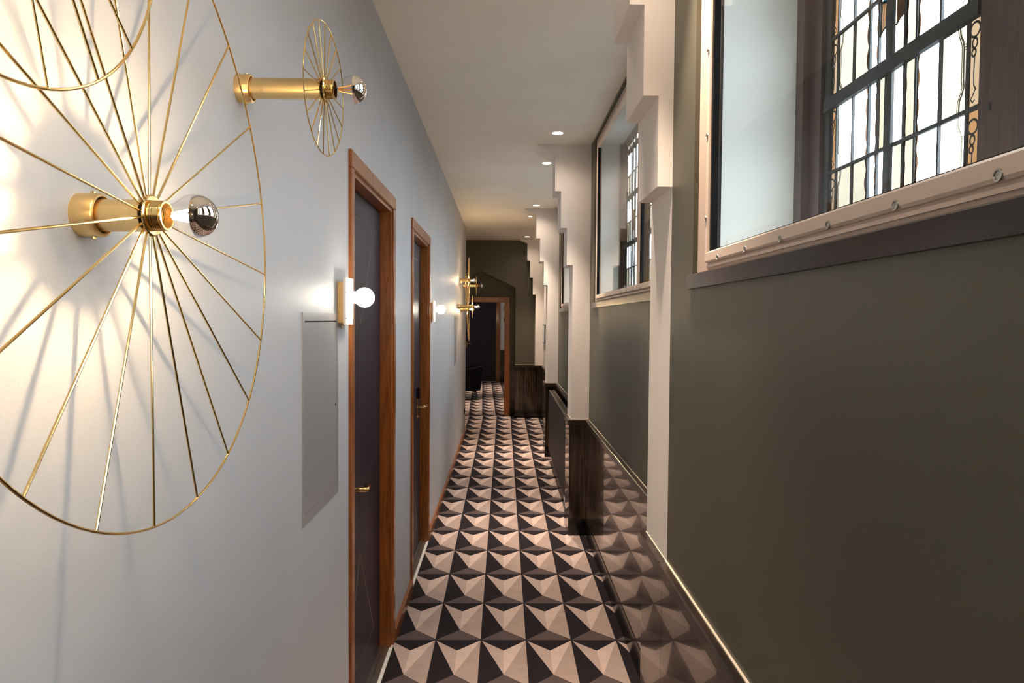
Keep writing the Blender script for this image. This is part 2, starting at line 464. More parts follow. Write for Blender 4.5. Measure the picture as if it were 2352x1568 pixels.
# ---- dado (panels, cap, skirting)
dd = empty('baseboard_right', (.52, 2.0, 0)); tag(dd, 'dark polished wood dado with glossy cap and black skirting', 'dado', kind='structure')
def dado_run(x, y0, y1, npan, xin=None):
    L = (y1-y0)/npan
    for k in range(npan):
        MB().box(x, x+.03, y0+k*L+(.0008 if k else 0), y0+(k+1)*L-.0008, .13, .852).build('panel', 'dado', dd)
    MB().box(x-.003, x+.03, y0, y1, 0, .13).build('skirting', 'skirt', dd)
    m = MB(); m.prism_y([(x-.012, .850), (x-.012, .884), (x-.008, DADO), (x+.03, DADO), (x+.03, .850)], y0, y1); m.build('cap', 'cap', dd)
dado_run(.506, -2.6, 2.13, 6)
def dado_pier(y, d, last=False):
    MB().box(.506, .66, y-.014, y+d+.014, .13, .852).build('panel', 'dado', dd)
    MB().box(.503, .66, y-.017, y+d+.017, 0, .13).build('skirting', 'skirt', dd)
    MB().box(.494, .67, y-.026, y+d+.026, .850, DADO).build('cap', 'cap', dd)
MB().box(.506, .66, 2.131, 2.444, .13, .852).build('panel', 'dado', dd)
MB().box(.503, .66, 2.131, 2.447, 0, .13).build('skirting', 'skirt', dd)
MB().box(.494, .67, 2.131, 2.456, .850, DADO).build('cap', 'cap', dd)
dado_pier(PIERS[1], PDEP); dado_pier(PIERS[2], PDEP)
dado_run(.640, 2.45, 5.17, 4); dado_run(.640, 5.51, 8.16, 4); dado_run(.640, 8.50, 11.25, 4)
# cream caulk line on the near cap
ck = MB().box(.5145, .5212, -2.6, 2.13, DADO, DADO+.0035).build('caulk_line', 'caulk', dd)
for a, b in ((2.46, 5.16), (5.52, 8.15)): MB().box(.6515, .656, a, b, DADO, DADO+.0035).build('caulk_line', 'caulk', dd)

# ---- end wall with gabled recess and doorway
EW = 11.44
poly = [(-3.1, 0), (-.961, 0), (-.961, 2.184), (-.383, 2.454), (.195, 2.184), (.195, 0), (.92, 0), (.92, CEIL), (-3.1, CEIL)]
m = MB()
m.prism_y(poly[:5][:2][:1]+[(-.961, 0), (-.961, 2.184), (-.961, CEIL), (-3.1, CEIL)], EW, EW+.24)
m.prism_y([(-.961, 2.184), (-.383, 2.454), (-.383, CEIL), (-.961, CEIL)], EW, EW+.24)
m.prism_y([(-.383, 2.454), (.195, 2.184), (.195, CEIL), (-.383, CEIL)], EW, EW+.24)
m.prism_y([(.195, 0), (.92, 0), (.92, CEIL), (.195, CEIL)], EW, EW+.24)
tag(m.build('wall_end', 'green'), 'olive green end wall with a gabled recess around the doorway', 'wall', kind='structure')
RY = 11.68
m = MB().box(-1.1, -.89, RY, RY+.12, 0, CEIL).box(.02, .92, RY, RY+.12, 0, CEIL).box(-.89, .02, RY, RY+.12, 1.945, CEIL)
tag(m.build('wall_end', 'green'), 'shaded olive green wall inside the gabled recess', 'wall', kind='structure')
de = empty('baseboard_end', (.4, EW, 0)); tag(de, 'dark veneer dado across the green end wall beside the doorway', 'dado', kind='structure')
MB().box(.185, .64, EW-.03, EW, .13, .85).build('panel', 'dado', de)
MB().box(.108, .195, RY-.03, RY, .13, .85).build('panel', 'dado', de)
MB().box(.18, .64, EW-.04, EW, 0, .13).build('skirting', 'skirt', de); MB().box(.106, .195, RY-.036, RY, 0, .13).build('skirting', 'skirt', de)
MB().box(.175, .64, EW-.045, EW+.005, .85, DADO).build('cap', 'cap', de); MB().box(.106, .2, RY-.045, RY, .85, DADO).build('cap', 'cap', de)
MB().box(.19, .52, EW-.006, EW, DADO, DADO+.008).build('caulk_line', 'caulk', de)
# doorway frame
d3 = empty('door_3', (-.43, RY, 0)); tag(d3, 'open doorway with reddish brown wooden frame in the end wall', 'doorway', kind='structure')
MB().cbox(.012, .106, RY-.035, RY+.14, 0, 2.035, .006).build('jamb', 'door_wood', d3)
MB().cbox(-.98, -.886, RY-.035, RY+.14, 0, 2.035, .006).build('jamb', 'door_wood', d3)
MB().cbox(-.89, .016, RY-.032, RY+.14, 1.94, 2.03, .006).build('head', 'door_wood', d3)

# ---- passage beyond
FY = 18.1
tag(MB().box(-3.1, .4, FY, FY+.1, 0, CEIL).build('wall_end', 'white'), 'white end wall of the passage beyond the doorway', 'wall', kind='structure')
tag(MB().box(.30, .42, 11.8, FY, 0, CEIL).build('wall_right', 'white'), 'white wall of the passage beyond the doorway', 'wall', kind='structure')
dp = empty('baseboard_end', (0, FY, 0)); tag(dp, 'dark dado on the white wall of the far passage', 'dado', kind='structure')
MB().box(-.098, .3, FY-.03, FY, .16, .78).build('panel', 'dado', dp); MB().box(-.098, .3, FY-.035, FY, 0, .16).build('skirting', 'skirt', dp); MB().box(-.098, .3, FY-.045, FY, .78, .83).build('cap', 'cap', dp)
d4 = empty('door_4', (-.6, FY, 0)); tag(d4, 'dark closed door at the far end of the passage', 'door', kind='structure')
lf = MB().box(-1.06, -.195, FY-.02, FY, .012, 2.1).build('door_leaf', 'door_leaf', d4)
MB().tube([(-.99, FY-.02, 1.0), (-.99, FY-.07, 1.0), (-.87, FY-.07, 1.0)], .011, 8).build('lever_handle', 'brass', lf)
MB().box(-1.015, -.965, FY-.026, FY-.02, .88, 1.08).build('handle_plate', 'brass', lf)
for x0, x1 in ((-.2, -.098), (-1.16, -1.055)): MB().cbox(x0, x1, FY-.05, FY, 0, 2.19, .006).build('casing', 'door_wood', d4)
MB().cbox(-1.06, -.195, FY-.048, FY, 2.1, 2.19, .006).build('head_casing', 'door_wood', d4)
MB().box(-1.05, -.2, FY-.09, FY-.03, 0, .014).build('threshold', 'steel', d4)

# ---- doors in the left wall
def side_door(n, d, label, handle_far):
    y0, y1 = d
    t = empty('door_%d' % n, (LW, (y0+y1)/2, 0)); tag(t, label, 'door', 'room doors in the lilac wall', 'structure')
    T = .012; LX = LW-.054
    MB().cbox(LW-.004, LW+T, y0-.052, y0, 0, DH+.0, .003).build('casing', 'door_wood', t)
    MB().cbox(LW-.004, LW+T, y1, y1+.052, 0, DH+.0, .003).build('casing', 'door_wood', t)
    MB().cbox(LW-.004, LW+T+.001, y0-.053, y1+.053, DH-.0, DH+.063, .003).build('head_casing', 'door_wood', t)
    MB().box(LW-.15, LW+.001, y0-.002, y0+.010, 0, DH).build('jamb', 'door_wood', t)
    MB().box(LW-.15, LW+.001, y1-.024, y1+.002, 0, DH).build('jamb', 'door_wood', t)
    MB().box(LW-.15, LW+.001, y0+.01, y1-.024, DH-.018, DH+.002).build('head_jamb', 'door_wood', t)
    leaf = MB().box(LX-.045, LX, y0+.013, y1-.028, .014, DH-.021).build('door_leaf', 'door_leaf', t)
    # thin facetted inlay lines
    A = y0+.10; B = y1-.185; Z0, Z1 = .18, 2.064
    cz = 1.2; ym = (A+B)/2
    segs = [((A, Z1), (B, Z1)), ((B, Z1), (y0+.40, 1.62)), ((A, Z0), (B, Z0)), ((y0+.40, 1.62), (y0+.40, .64)), ((y0+.40, .64), (y0+.2, .30)),
            ((A, Z1), (y0+.40, 1.62)), ((y0+.40, .64), (B, Z0))]
    for a, b in segs:
        MB().tube([(LX+.0002, a[0], a[1]), (LX+.0002, b[0], b[1])], .0013, 4).build('inlay_line', 'inlay', leaf)
    hy, hz = (y1-.21, 1.03) if handle_far else (y0+.265, .952)
    sg = 1
    if handle_far:
        MB().box(LX, LX+.004, hy-.02, hy+.022, hz-.10, hz+.06).build('handle_plate', 'brass', leaf)
        MB().box(LX, LX+.022, hy-.018, hy+.03, hz+.06, hz+.135).build('lock_reader', 'black', leaf)
        MB().lathe([(0, .009), (.012, .009), (.014, .004)], (LX+.004, hy, hz-.07), 'x', 12).build('lock_cylinder', 'brass', leaf)
        MB().tube([(LX+.002, hy, hz), (LX+.050, hy, hz), (LX+.058, hy+.010, hz-.004), (LX+.058, hy+.10, hz-.010)], .0085, 10).build('lever_handle', 'brass', leaf, True)
        MB().lathe([(0, .008), (.003, .008), (.004, .003)], (LX, y0+.49, 1.443), 'x', 12).build('peephole', 'chrome', leaf, True)
    else:
        MB().box(LX, LX+.004, hy-.02, hy+.022, hz-.10, hz+.06).build('handle_plate', 'brass', leaf)
        MB().tube([(LX+.002, hy, hz), (LX+.048, hy, hz), (LX+.056, hy+.006, hz), (LX+.044, hy+.10, hz-.010), (LX+.03, hy+.115, hz-.012)], .0105, 10).build('lever_handle', 'brass', leaf, True)
    th = MB()
    th.box(LW-.10, LW-.036, y0+.01, y1-.024, 0, .012); th.box(LW-.033, LW-.008, y0+.01, y1-.024, 0, .010)
    th.build('threshold', 'steel', t)
    MB().box(LW-.006, LW+.010, y0, y1, 0, .006).build('threshold_edge', 'plastic', t)
    return t
side_door(1, D1, 'nearest dark door with orange-brown frame, handle on its near side', False)
side_door(2, D2, 'farther dark door with orange-brown frame, lever handle on its far side', True)

# ---- windows
def sash(win, gx, yo, detail, lab):
    """dark wooden casement with leaded glass; yo = far outer edge (larger Y)"""
    y_out1 = yo-.74
    g0, g1 = yo-.137, yo-.656           # far and near edge of the glass
    zb, zt = WB+.065, WT-.06
    m = MB()
    m.box(gx-.012, gx+.006, g0+.028, yo, WB, WT); m.box(gx-.030, gx+.006, yo-.05, yo, WB, WT)
    m.box(gx-.004, gx+.006, g0, g0+.028, WB, WT, 1)
    m.box(gx-.012, gx+.006, y_out1, g1-.010, WB, WT); m.box(gx-.026, gx+.006, y_out1, y_out1+.024, WB, WT)
    m.box(gx-.004, gx+.006, g1-.010, g1, WB, WT, 1)
    m.box(gx-.011, gx+.006, g1, g0, WB, zb); m.box(gx-.011, gx+.006, g1, g0, zt, WT)
    s = m.build('sash_frame', ['sash_wood', 'lead'], win)
    cols = [0, .034, .107, .174, .209, None, .302, .340, .412, .485, .519]
    ce0, ce1 = .241, .270
    ys = [g0-.034, g0-.107, g0-.174, g0-.209, g0-.302, g0-.340, g0-.412, g0-.485]
    edges = [(g0, ys[0]), (ys[0], ys[1]), (ys[1], ys[2]), (ys[2], ys[3]), (ys[3], g0-ce0), (g0-ce1, ys[4]), (ys[4], ys[5]), (ys[5], ys[6]), (ys[6], ys[7]), (ys[7], g1)]
    zl = [1.8475, 2.004, 2.163, 2.317, 2.474, 2.63, 2.786]
    zl = [z for z in zl if zb < z < zt]
    lh = .0035
    leads = []
    for y in ys: leads.append((gx-.003, gx+.0022, y-.0024, y+.0024, zb, zt))
    for z in zl:
        if abs(z-2.163) > .01 and abs(z-2.474) > .01 and abs(z-2.786) > .01: leads.append((gx-.0034, gx+.0024, g1, g0, z-lh, z+lh))
    bars = [(gx-.013, gx-.002, g1-.004, g0+.012, z-.0145, z+.0145) for z in (2.163, 2.474, 2.786)]
    bars.append((gx-.007, gx-.001, g0-ce1+.002, g0-ce0-.002, zb, zt))
    rows = [zb]+zl+[zt]
    colmat = ['glass_t', 'glass_w', 'glass_c', 'glass_b', 'glass_w', 'glass_w', 'glass_c', 'glass_b', 'glass_w', 'glass_t']
    alt = ['glass_o', 'glass_c', 'glass_w', 'glass_b', 'glass_y', 'glass_c', 'glass_y', 'glass_w', 'glass_c', 'glass_o']
    rnd = random.Random(3)
    if detail == 2:
        for b in leads: MB().box(*b).build('lead_came', 'lead', s)
        for b in bars: MB().box(*b).build('saddle_bar', 'lead', s)
        for j in range(len(rows)-1):
            for i, (a, b) in enumerate(edges):
                MB().box(gx, gx+.0015, b, a, rows[j], rows[j+1]).build('pane', (alt if (i+j) % 2 else colmat)[i], s)
    else:
        m = MB()
        for b in leads+bars: m.box(*b)
        m.build('lead_lattice', 'lead', s)
        m = MB(); mats = ['glass_t', 'glass_w', 'glass_c', 'glass_b', 'glass_y', 'glass_o']
        for j in range(len(rows)-1):
            for i, (a, b) in enumerate(edges):
                m.box(gx, gx+.0015, b, a, rows[j], rows[j+1], mats.index((alt if (i+j) % 2 else colmat)[i]))
        m.build('leaded_glass', mats, s)
    if detail == 0: return s
    # painted ornament: scalloped ribbons beside the leads, bottle-shaped outlines, dark scrolls in the border strips
    px = gx-.0012
    tan = MB(); pale = MB(); ink = MB(); wht = MB()
    def scallop(y, sgn, z0, z1, mb, amp=.0065, base=.003, per=.052):
        n = max(6, int((z1-z0)/.005)); pts = []; wd = []
        for k in range(n+1):
            z = z0+(z1-z0)*k/n
            wv = base+amp*abs(math.sin(PI*z/per))
            pts.append((y+sgn*(.003+wv/2), z)); wd.append(wv)
        mb.ribbon(px, pts, wd)
    for j in range(len(rows)-1):
        z0, z1 = rows[j]+.004, rows[j+1]-.004
        scallop(ys[2], +1, z0, z1, tan); scallop(ys[3], +1, z0, z1, tan, .0045, .0025)
        scallop(ys[4], -1, z0, z1, tan, .0045, .0025); scallop(ys[5], -1, z0, z1, tan)
        for y, sg in ((ys[0], -1), (ys[7], +1)):
            h = z1-z0
            pr = [(.020, 0), (.021, .06), (.019, .14), (.013, .22), (.010, .28), (.010, .66), (.008, .74), (.012, .80), (.019, .88), (.020, 1)]
            for o2, wd, mb in ((0, .0042, pale), (.006, .0022, pale)):
                mb.ribbon(px, [(y+sg*(a+o2*.8), z1-b*h) for a, b in pr], wd)
            for k in range(3):
                mb = pale; zz = z1-(.27+.03*k)*h; mb.ribbon(px, [(y+sg*.004, zz), (y+sg*.010, zz)], .0016)
        for (a, b), sg in ((edges[0], 1), (edges[9], -1)):
            c = (a+b)/2; hw = (a-b)/2-.003; h = z1-z0
            zc = z1-.012
            ink.ribbon(px-.0004, [(c+(hw-.002)*math.cos(t), zc-.014+.012*math.sin(t)) for t in [2*PI*k/14 for k in range(15)]], .0042)
            ink.ribbon(px-.0004, [(c+.006*math.cos(t), zc-.036+.008*math.sin(t)) for t in [2*PI*k/12 for k in range(13)]], .0038)
            ink.ribbon(px-.0004, [(c+.005*math.cos(t)+.002, zc-.051+.006*math.sin(t)) for t in [2*PI*k/12 for k in range(13)]], .0038)
            wht.ribbon(px-.0002, [(c+.006*math.cos(t), zc-.014+.007*math.sin(t)) for t in [2*PI*k/12 for k in range(10)]], .0035)
            ink.ribbon(px-.0004, [(c, zc-.057), (c-.001*sg, zc-.085), (c, zc-.105), (c+.004*sg, zc-.112), (c-.003*sg, zc-.122), (c-.007*sg, z0+.012), (c-.002*sg, z0+.006), (c+.003*sg, z0+.010)], .0030)
            wht.ribbon(px-.0002, [(c+.006, zc-.06), (c+.005, zc-.1), (c+.008, z0+.012)], .0030); wht.ribbon(px-.0002, [(c-.007, zc-.06), (c-.006, zc-.098)], .0026)
    tan.build('painted_ribbon', 'paint_o', s); pale.build('painted_outline', 'glass_p', s); ink.build('painted_scroll', 'lead', s)
    # small leaf and blue jewel panes beside the centre bar
    lm = MB(); lk = MB(); bl = MB()
    for (a, b) in ((g0-.212, g0-.241), (g0-.270, g0-.299)):
        for zc in (2.275, 2.345):
            lm.quad([(px-.0003, a, zc-.035), (px-.0003, b, zc-.022), (px-.0003, b, zc+.022), (px-.0003, a, zc+.030)])
            for k in range(3):
                y = a+(b-a)*(.25+.25*k); lk.ribbon(px-.0006, [(y, zc-.026), (y+.002, zc), (y-.002, zc+.024)], .0022)
            lk.ribbon(px-.0007, [(a, zc-.037), ((a+b)/2, zc-.027), (b, zc-.024)], .006); lk.ribbon(px-.0007, [(a, zc+.032), ((a+b)/2, zc+.027), (b, zc+.024)], .006)
        bl.quad([(px-.0009, a-.004, 2.303), (px-.0009, b+.004, 2.300), (px-.0009, b+.006, 2.318)])
        bl.quad([(px-.0009, a-.004, 2.336), (px-.0009, b+.004, 2.322), (px-.0009, b+.006, 2.345)])
    lm.build('leaf_pane', 'paint_o', s); lk.build('leaf_lead', 'lead', s); bl.build('blue_jewel', 'glass_blue', s)
    # screw heads on the wood
    for z in (1.99, 2.45): MB().lathe([(0, .006), (-.003, .005), (-.004, .001)], (gx-.0122, y_out1+.045, z), 'x', 10).build('bolt', 'lead', s)
    return s

def window(i, q, label, mull):
    X = q['X']; nf, nn = q['n']; jf, jn = q['j']; gx = q['g']; nx = X+.0145
    t = empty('window_%d' % i, (X, (nf+nn)/2, SB)); tag(t, label, 'window', 'deep leaded windows with secondary glazing', 'structure')
    # sill
    sx = X-.013
    m = MB(); m.prism_y([(sx, SB), (sx, ST-.003), (sx+.003, ST), (X+.03, ST), (X+.03, SB)], nn-.012, nf+.012); m.build('sill', 'sill', t)
    # plaster border
    m = MB(); e = .0012
    m.box(nx-e, nx+.01, jf+.012, nf-.0005, ST, NT); m.box(nx-e, nx+.01, nn+.0005, jn-.012, ST, NT); m.box(nx-e, nx+.01, jn-.012, jf+.012, ST, WB+.004)
    m.box(nx-e, nx+.01, jn-.012, jf+.012, WT-.004, NT)
    m.build('plaster_border', 'plaster', t)
    # steel secondary glazing frame
    fx0, fx1 = nx-.010, nx+.012
    ob, ot = WB+.001, WT-.001
    W = .0285
    bars = [('bottom_rail', jn-.02, jf+.022, ob, ob+W), ('top_rail', jn-.02, jf+.022, ot-W, ot), ('stile', jf-.004, jf+.022, ob, ot), ('stile', jn-.02, jn+.006, ob, ot)]
    bars.append(('mullion', mull-.03, mull+.03, ob, ot))
    for nme, a, b, c, d in bars:
        off = .0 if 'rail' not in nme else .0006
        MB().cbox(fx0-off, fx1, a, b, c, d, .004).build(nme, 'frame', t)
    MB().box(nx-.004, nx+.02, jf-.014, jf-.004, ob+W, ot-W).build('gasket', 'gasket', t)
    MB().box(nx-.004, nx+.02, mull-.040, mull-.03, ob+W, ot-W).build('gasket', 'gasket', t)
    gm = MB().box(nx-.0045, nx+.012, jn, jf-.005, ob+W-.0005, ob+W+.002).build('gasket', 'gasket', t)
    # small bead under the frame
    MB().box(nx-.005, nx+.01, jn, jf+.022, ob-.012, ob-.006).build('bead', 'frame', t)
    for y0, y1 in ((jn+.005, mull-.031), (mull+.031, jf-.005)):
        MB().box(nx+.004, nx+.008, y0, y1, ob+W-.004, ot-W+.004).build('glass_pane', 'glazing', t)
    # screws along the frame
    k = jf-.09
    scr = MB().lathe([(0, .0075), (-.0016, .0070), (-.0018, .0052), (-.0004, .0046), (-.0008, .001)], (fx0-.0005, jf-.09, ob+.006), 'x', 12, cap=False).build('screw', 'steel', t, True)
    first = scr
    y = jf-.09-.191; n = 1
    while y > jn+.05 and n < 14:
        if abs(y-mull) > .04:
            c = scr.copy(); COL.objects.link(c); c.location.y += y-(jf-.09); 
        y -= .191; n += 1
    for z in (1.916, 2.13, 2.347, 2.56, 2.77):
        c = scr.copy(); COL.objects.link(c); c.location = Vector((0, jf+.014-(jf-.09), z-(ob+.006)))
    # painted reveal lining
    l = MB(); th = .008
    l.box(nx+.012, gx+.004, jf-th, jf+.001, WB, WT); l.box(nx+.012, gx+.004, jn-.001, jn+th, WB, WT)
    l.box(nx+.012, gx+.004, jn, jf, WT-th, WT+.001); l.box(nx+.012, gx+.004, jn, jf, WB-.001, WB+th)
    l.build('reveal', 'reveal', t)
    for k in range(3): sash(t, gx, jf-.74*k, (2 if (i == 1 and k == 0) else 1 if (i == 2 and k < 2) else 0), '')
    portal('daylight_portal', gx+.03, jn, jf, WB, WT)
    return t
window(1, WN[0], 'nearest large leaded window behind a beige glazing frame', .24)
window(2, WN[1], 'middle leaded window between the first and second pilasters', 3.38)
window(3, WN[2], 'farther leaded window above the black radiator', 6.32)

# ================================================================== THINGS
# ---- recessed downlights
def spot(loc, power=SPOT_W, size=54, blend=1.0, parent=None):
    l = bpy.data.lights.new('downlight_beam', 'SPOT'); l.energy = power; l.color = (1.0, .80, .63)
    l.spot_size = math.radians(size); l.spot_blend = blend; l.shadow_soft_size = .03
    o = bpy.data.objects.new('downlight_beam', l); COL.objects.link(o)
    if parent is not None: o.parent = parent; o.location = (0, 0, -.012)
    else: o.location = loc
    return o
DL = [(.372, 1.84, 'recessed ceiling downlight just ahead of the nearest pilaster'), (.365, 2.73, 'recessed ceiling downlight just past the nearest pilaster'),
      (.372, 4.87, 'recessed ceiling downlight just ahead of the second pilaster'), (.354, 5.80, 'recessed ceiling downlight just past the second pilaster'),
      (.368, 7.93, 'recessed ceiling downlight just ahead of the third pilaster'), (.345, 8.77, 'recessed ceiling downlight just past the third pilaster'),
      (.365, 10.93, 'recessed ceiling downlight just ahead of the farthest pilaster'),
      (.37, -.35, 'recessed ceiling downlight behind the viewpoint'),
      (-.45, 13.2, 'recessed ceiling downlight in the passage beyond the doorway, above the armchair'), (-.45, 16.2, 'recessed ceiling downlight near the far dark door')]
for x, y, lab in DL:
    t = empty('ceiling_downlight', (x, y, CEIL)); tag(t, lab, 'downlight', 'round recessed ceiling downlights')
    MB().lathe([(0, .046), (-.003, .046), (-.004, .040), (-.001, .038)], (x, y, CEIL), 'z', 28, cap=False).build('trim_ring', 'downlight_ring', t, True)
    MB().lathe([(-.0005, .039), (-.0025, .038)], (x, y, CEIL), 'z', 28).build('lens', 'lamp_lens', t)
    spot(None, SPOT_W*(1 if y < 11.5 else 1.3), parent=t); spot(None, SPILL_W, 150, 1.0, parent=t)

# ---- gold wire wheel wall lamps
def wheel_lamp(loc, label, hub, R, nsp=20, phase=-7.0, rim_off=(0, 0, 0), nrm=(1, 0, 0), wire=.0017, lit=True, mount=.0285, tube=.0210, power=1.0):
    t = empty('wire_wheel_wall_lamp', loc)
    tag(t, label, 'wall lamp', 'gold wire wheel lamps on the lilac wall')
    O = Vector(loc)
    P = lambda x, y, z: tuple(O+Vector((x, y, z)))
    mt = MB().lathe([(0, mount), (.027, mount), (.029, mount-.0015), (.0295, mount-.004), (.026, tube+.002)], loc, 'x', 36, cap=False).build('mount', 'brushed', t, True)
    for s_ in (1, -1): MB().lathe([(s_*(mount-.002), .0035), (s_*(mount+.0025), .0035), (s_*(mount+.0035), .002)], P(.016, 0, 0), 'z', 10).build('grub_screw', 'brass', mt, True)
    MB().lathe([(.005, tube), (hub-.005, tube)], loc, 'x', 36).build('stem', 'brushed', t, True)
    MB().lathe([(hub-.006, tube*.86), (hub+.003, tube*.86)], loc, 'x', 28).build('neck', 'gap', t, True)
    MB().lathe([(hub+.002, .016), (hub+.0025, .0265), (hub+.0045, .0275), (hub+.006, .0255), (hub+.0055, .019)], loc, 'x', 36, cap=False).build('flange', 'brass', t, True)
    pr = [(hub+.003, .0185)]
    for k in range(5): pr += [(hub+.007+k*.0026, .0198), (hub+.0083+k*.0026, .0186)]
    pr += [(hub+.021, .0198), (hub+.023, .0192), (hub+.023, .0165), (hub+.012, .016)]
    MB().lathe(pr, loc, 'x', 36, cap=False).build('socket', 'brass', t, True)
    # bulb
    c = hub+.0605; rb = .0285
    bp = [(hub+.014, .0125), (hub+.024, .0135), (hub+.031, .0150), (hub+.038, .0190), (hub+.045, .0238)]
    for k in range(0, 15):
        a = math.radians(118-k*118/14.0)
        bp.append((c+rb*math.cos(a), max(rb*math.sin(a), 1e-4)))
    gl = [q for q in bp if q[0] <= c+.004]
    cut = [q for q in bp if q[0] > c+.0025]
    b = MB().lathe(gl, loc, 'x', 36, cap=False).build('bulb', 'bulb_glass', t, True)
    st = (c+.003, math.sqrt(rb**2-.003**2))
    MB().lathe([st]+[q for q in bp if q[0] > c+.004], loc, 'x', 36, cap=False).build('mirror_cap', 'chrome', b, True)
    fm = 'filament' if lit else 'filament_off'
    MB().lathe([(hub+.018, .0045), (hub+.030, .0035), (hub+.033, .001)], loc, 'x', 12).build('glass_stem', 'bulb_glass', b, True)
    for k in range(4):
        a = 2*PI*k/4+.4
        MB().tube([P(hub+.030, .003*math.cos(a), .003*math.sin(a)), P(hub+.058, .0085*math.cos(a), .0085*math.sin(a))], .0017, 6).build('filament', fm, b)
    # wheel
    n = Vector(nrm).normalized(); cc = Vector(loc)+Vector((hub, 0, 0))+Vector(rim_off)
    u = Vector((0, 0, -1)); u = (u-n*u.dot(n)).normalized(); v = Vector((0, 1, 0)); v = (v-n*v.dot(n)-u*v.dot(u)).normalized()
    MB().ring(cc, R, wire, u, v, 120 if R > .2 else 84, 8).build('rim', 'brass', t, True)
    H = Vector(loc)+Vector((hub, 0, 0))
    hs = Vector(rim_off); hs2 = (H-cc)-n*(H-cc).dot(n)
    for k in range(nsp):
        a = math.radians(phase+360.0/nsp*k); d = math.cos(a)*u+math.sin(a)*v
        bq = hs2.dot(d); disc = bq*bq-(hs2.length_squared-R*R)
        L = -bq+math.sqrt(disc)
        e = cc+hs2+d*L
        s0 = H+d*tube*.82
        MB().tube([s0, e], wire*.95, 8).build('spoke', 'brass', t, True)
    if lit:
        l = bpy.data.lights.new('bulb_light', 'POINT'); l.energy = BULB_W*power; l.color = (1.0, .71, .40); l.shadow_soft_size = .0035
        o = bpy.data.objects.new('bulb_light', l); COL.objects.link(o); o.parent = t; o.location = (hub+.040, 0, 0)
    return t
HUBA, HUBC, HUBB = .089, .178, .116
wheel_lamp((LW, .909, 1.783), 'largest gold wire wheel lamp, nearest, with lit mirror-topped bulb', HUBA, .439, phase=-6.4, rim_off=(0, .004, .036), nrm=(.998, .012, .055), wire=.0018, power=2.3)
wheel_lamp((LW, .597, 2.146), 'gold wire wheel lamp cut off by the upper left picture corner', HUBB, .287, phase=-3.2, wire=.0017)
wheel_lamp((LW, 1.446, 2.127), 'small unlit gold wire wheel lamp above the nearest dark door', HUBC, .134, phase=1.2, nrm=(.998, -.049, -.022), rim_off=(0, .006, .001), wire=.00135, lit=False)
wheel_lamp((LW, .335, 1.79), 'small gold wire wheel lamp out of view at the near end', HUBC, .134, phase=2, wire=.00135)
wheel_lamp((LW, 8.78, 1.775), 'largest gold wire wheel lamp of the far cluster', HUBA, .439, phase=-7, rim_off=(0, 0, .03), nrm=(.998, .012, .05), wire=.002)
wheel_lamp((LW, 8.58, 2.135), 'upper lit gold wire wheel lamp of the far cluster', HUBB, .287, phase=-3, wire=.002)
wheel_lamp((LW, 9.38, 2.108), 'small unlit gold wire wheel lamp of the far cluster, farthest along the wall', HUBC, .131, phase=1, wire=.0018, lit=False)
wheel_lamp((LW, 8.20, 1.80), 'small lit gold wire wheel lamp of the far cluster, long stem', HUBC, .139, phase=3, wire=.0018)

# ---- globe sconces
def sconce(y, label):
    O = (LW, y, 1.703); t = empty('globe_wall_sconce', O); tag(t, label, 'wall sconce', 'globe sconces beside the doors')
    MB().cbox(LW, LW+.0235, y-.042, y+.042, 1.634, 1.770, .0015).build('mount_box', 'satin_brass', t)
    m = MB(); pts = []
    # slightly bowed ceramic plate
    n = 10; yy = [y-.056+.112*k/n for k in range(n+1)]
    x0 = LW+.0235
    def fx(k): s_ = (k/n-.5)*2; return x0+.016-.007*s_*s_
    for k in range(n):
        a, b = yy[k], yy[k+1]
        m.quad([(fx(k), a, 1.629), (fx(k+1), b, 1.629), (fx(k+1), b, 1.785), (fx(k), a, 1.785)])
        m.quad([(x0, a, 1.785), (x0, b, 1.785), (x0, b, 1.629), (x0, a, 1.629)])
        m.quad([(x0, a, 1.785), (fx(k), a, 1.785), (fx(k+1), b, 1.785), (x0, b, 1.785)])
        m.quad([(x0, a, 1.629), (x0, b, 1.629), (fx(k+1), b, 1.629), (fx(k), a, 1.629)])
    m.quad([(x0, yy[0], 1.629), (fx(0), yy[0], 1.629), (fx(0), yy[0], 1.785), (x0, yy[0], 1.785)])
    m.quad([(x0, yy[n], 1.785), (fx(n), yy[n], 1.785), (fx(n), yy[n], 1.629), (x0, yy[n], 1.629)])
    pl = m.build('back_plate', 'sconce_plate', t)
    MB().lathe([(.036, .021), (.052, .021)], (LW, y, 1.721), 'x', 24).build('collar', 'sconce_plate', t, True)
    MB().sphere((LW+.083, y, 1.721), .0335, 32, 20).build('globe', 'globe', t, True)
    MB().tube([(LW+.014, y-.02, 1.634), (LW+.015, y-.024, 1.628), (LW+.012, y-.026, 1.617)], [.0035, .0025, .0018], 8).build('toggle_switch', 'brass', t, True)
    e = fx(8)+.0006
    tg = MB(); zz0, zz1 = 1.646, 1.672; ya, yb = y+.018, y+.036
    for a in ((ya, ya+.002, zz0, zz1), (yb-.002, yb, zz0, zz1), (ya, yb, zz0, zz0+.0015)): tg.box(e-.002, e+.0006, a[0], a[1], a[2], a[3])
    tg.build('tag_holder', 'satin_brass', pl)
    for a, z in ((y+.018, zz1+.002), (y+.027, zz1+.002), (y+.036, zz1+.002), (y+.027, zz0-.001)): MB().box(e-.002, e+.0008, a-.0012, a+.0012, z-.001, z+.001).build('pin', 'brass', pl)
    for z in (1.65, 1.735): MB().lathe([(0, .0022), (-.001, .0016)], (LW+.034, y-.056, z), 'y', 8).build('screw', 'steel', pl)
    return t
sconce(2.326, 'glowing globe sconce with brass mount beside the nearest dark door')
sconce(5.145, 'glowing globe sconce with brass mount past the farther dark door')

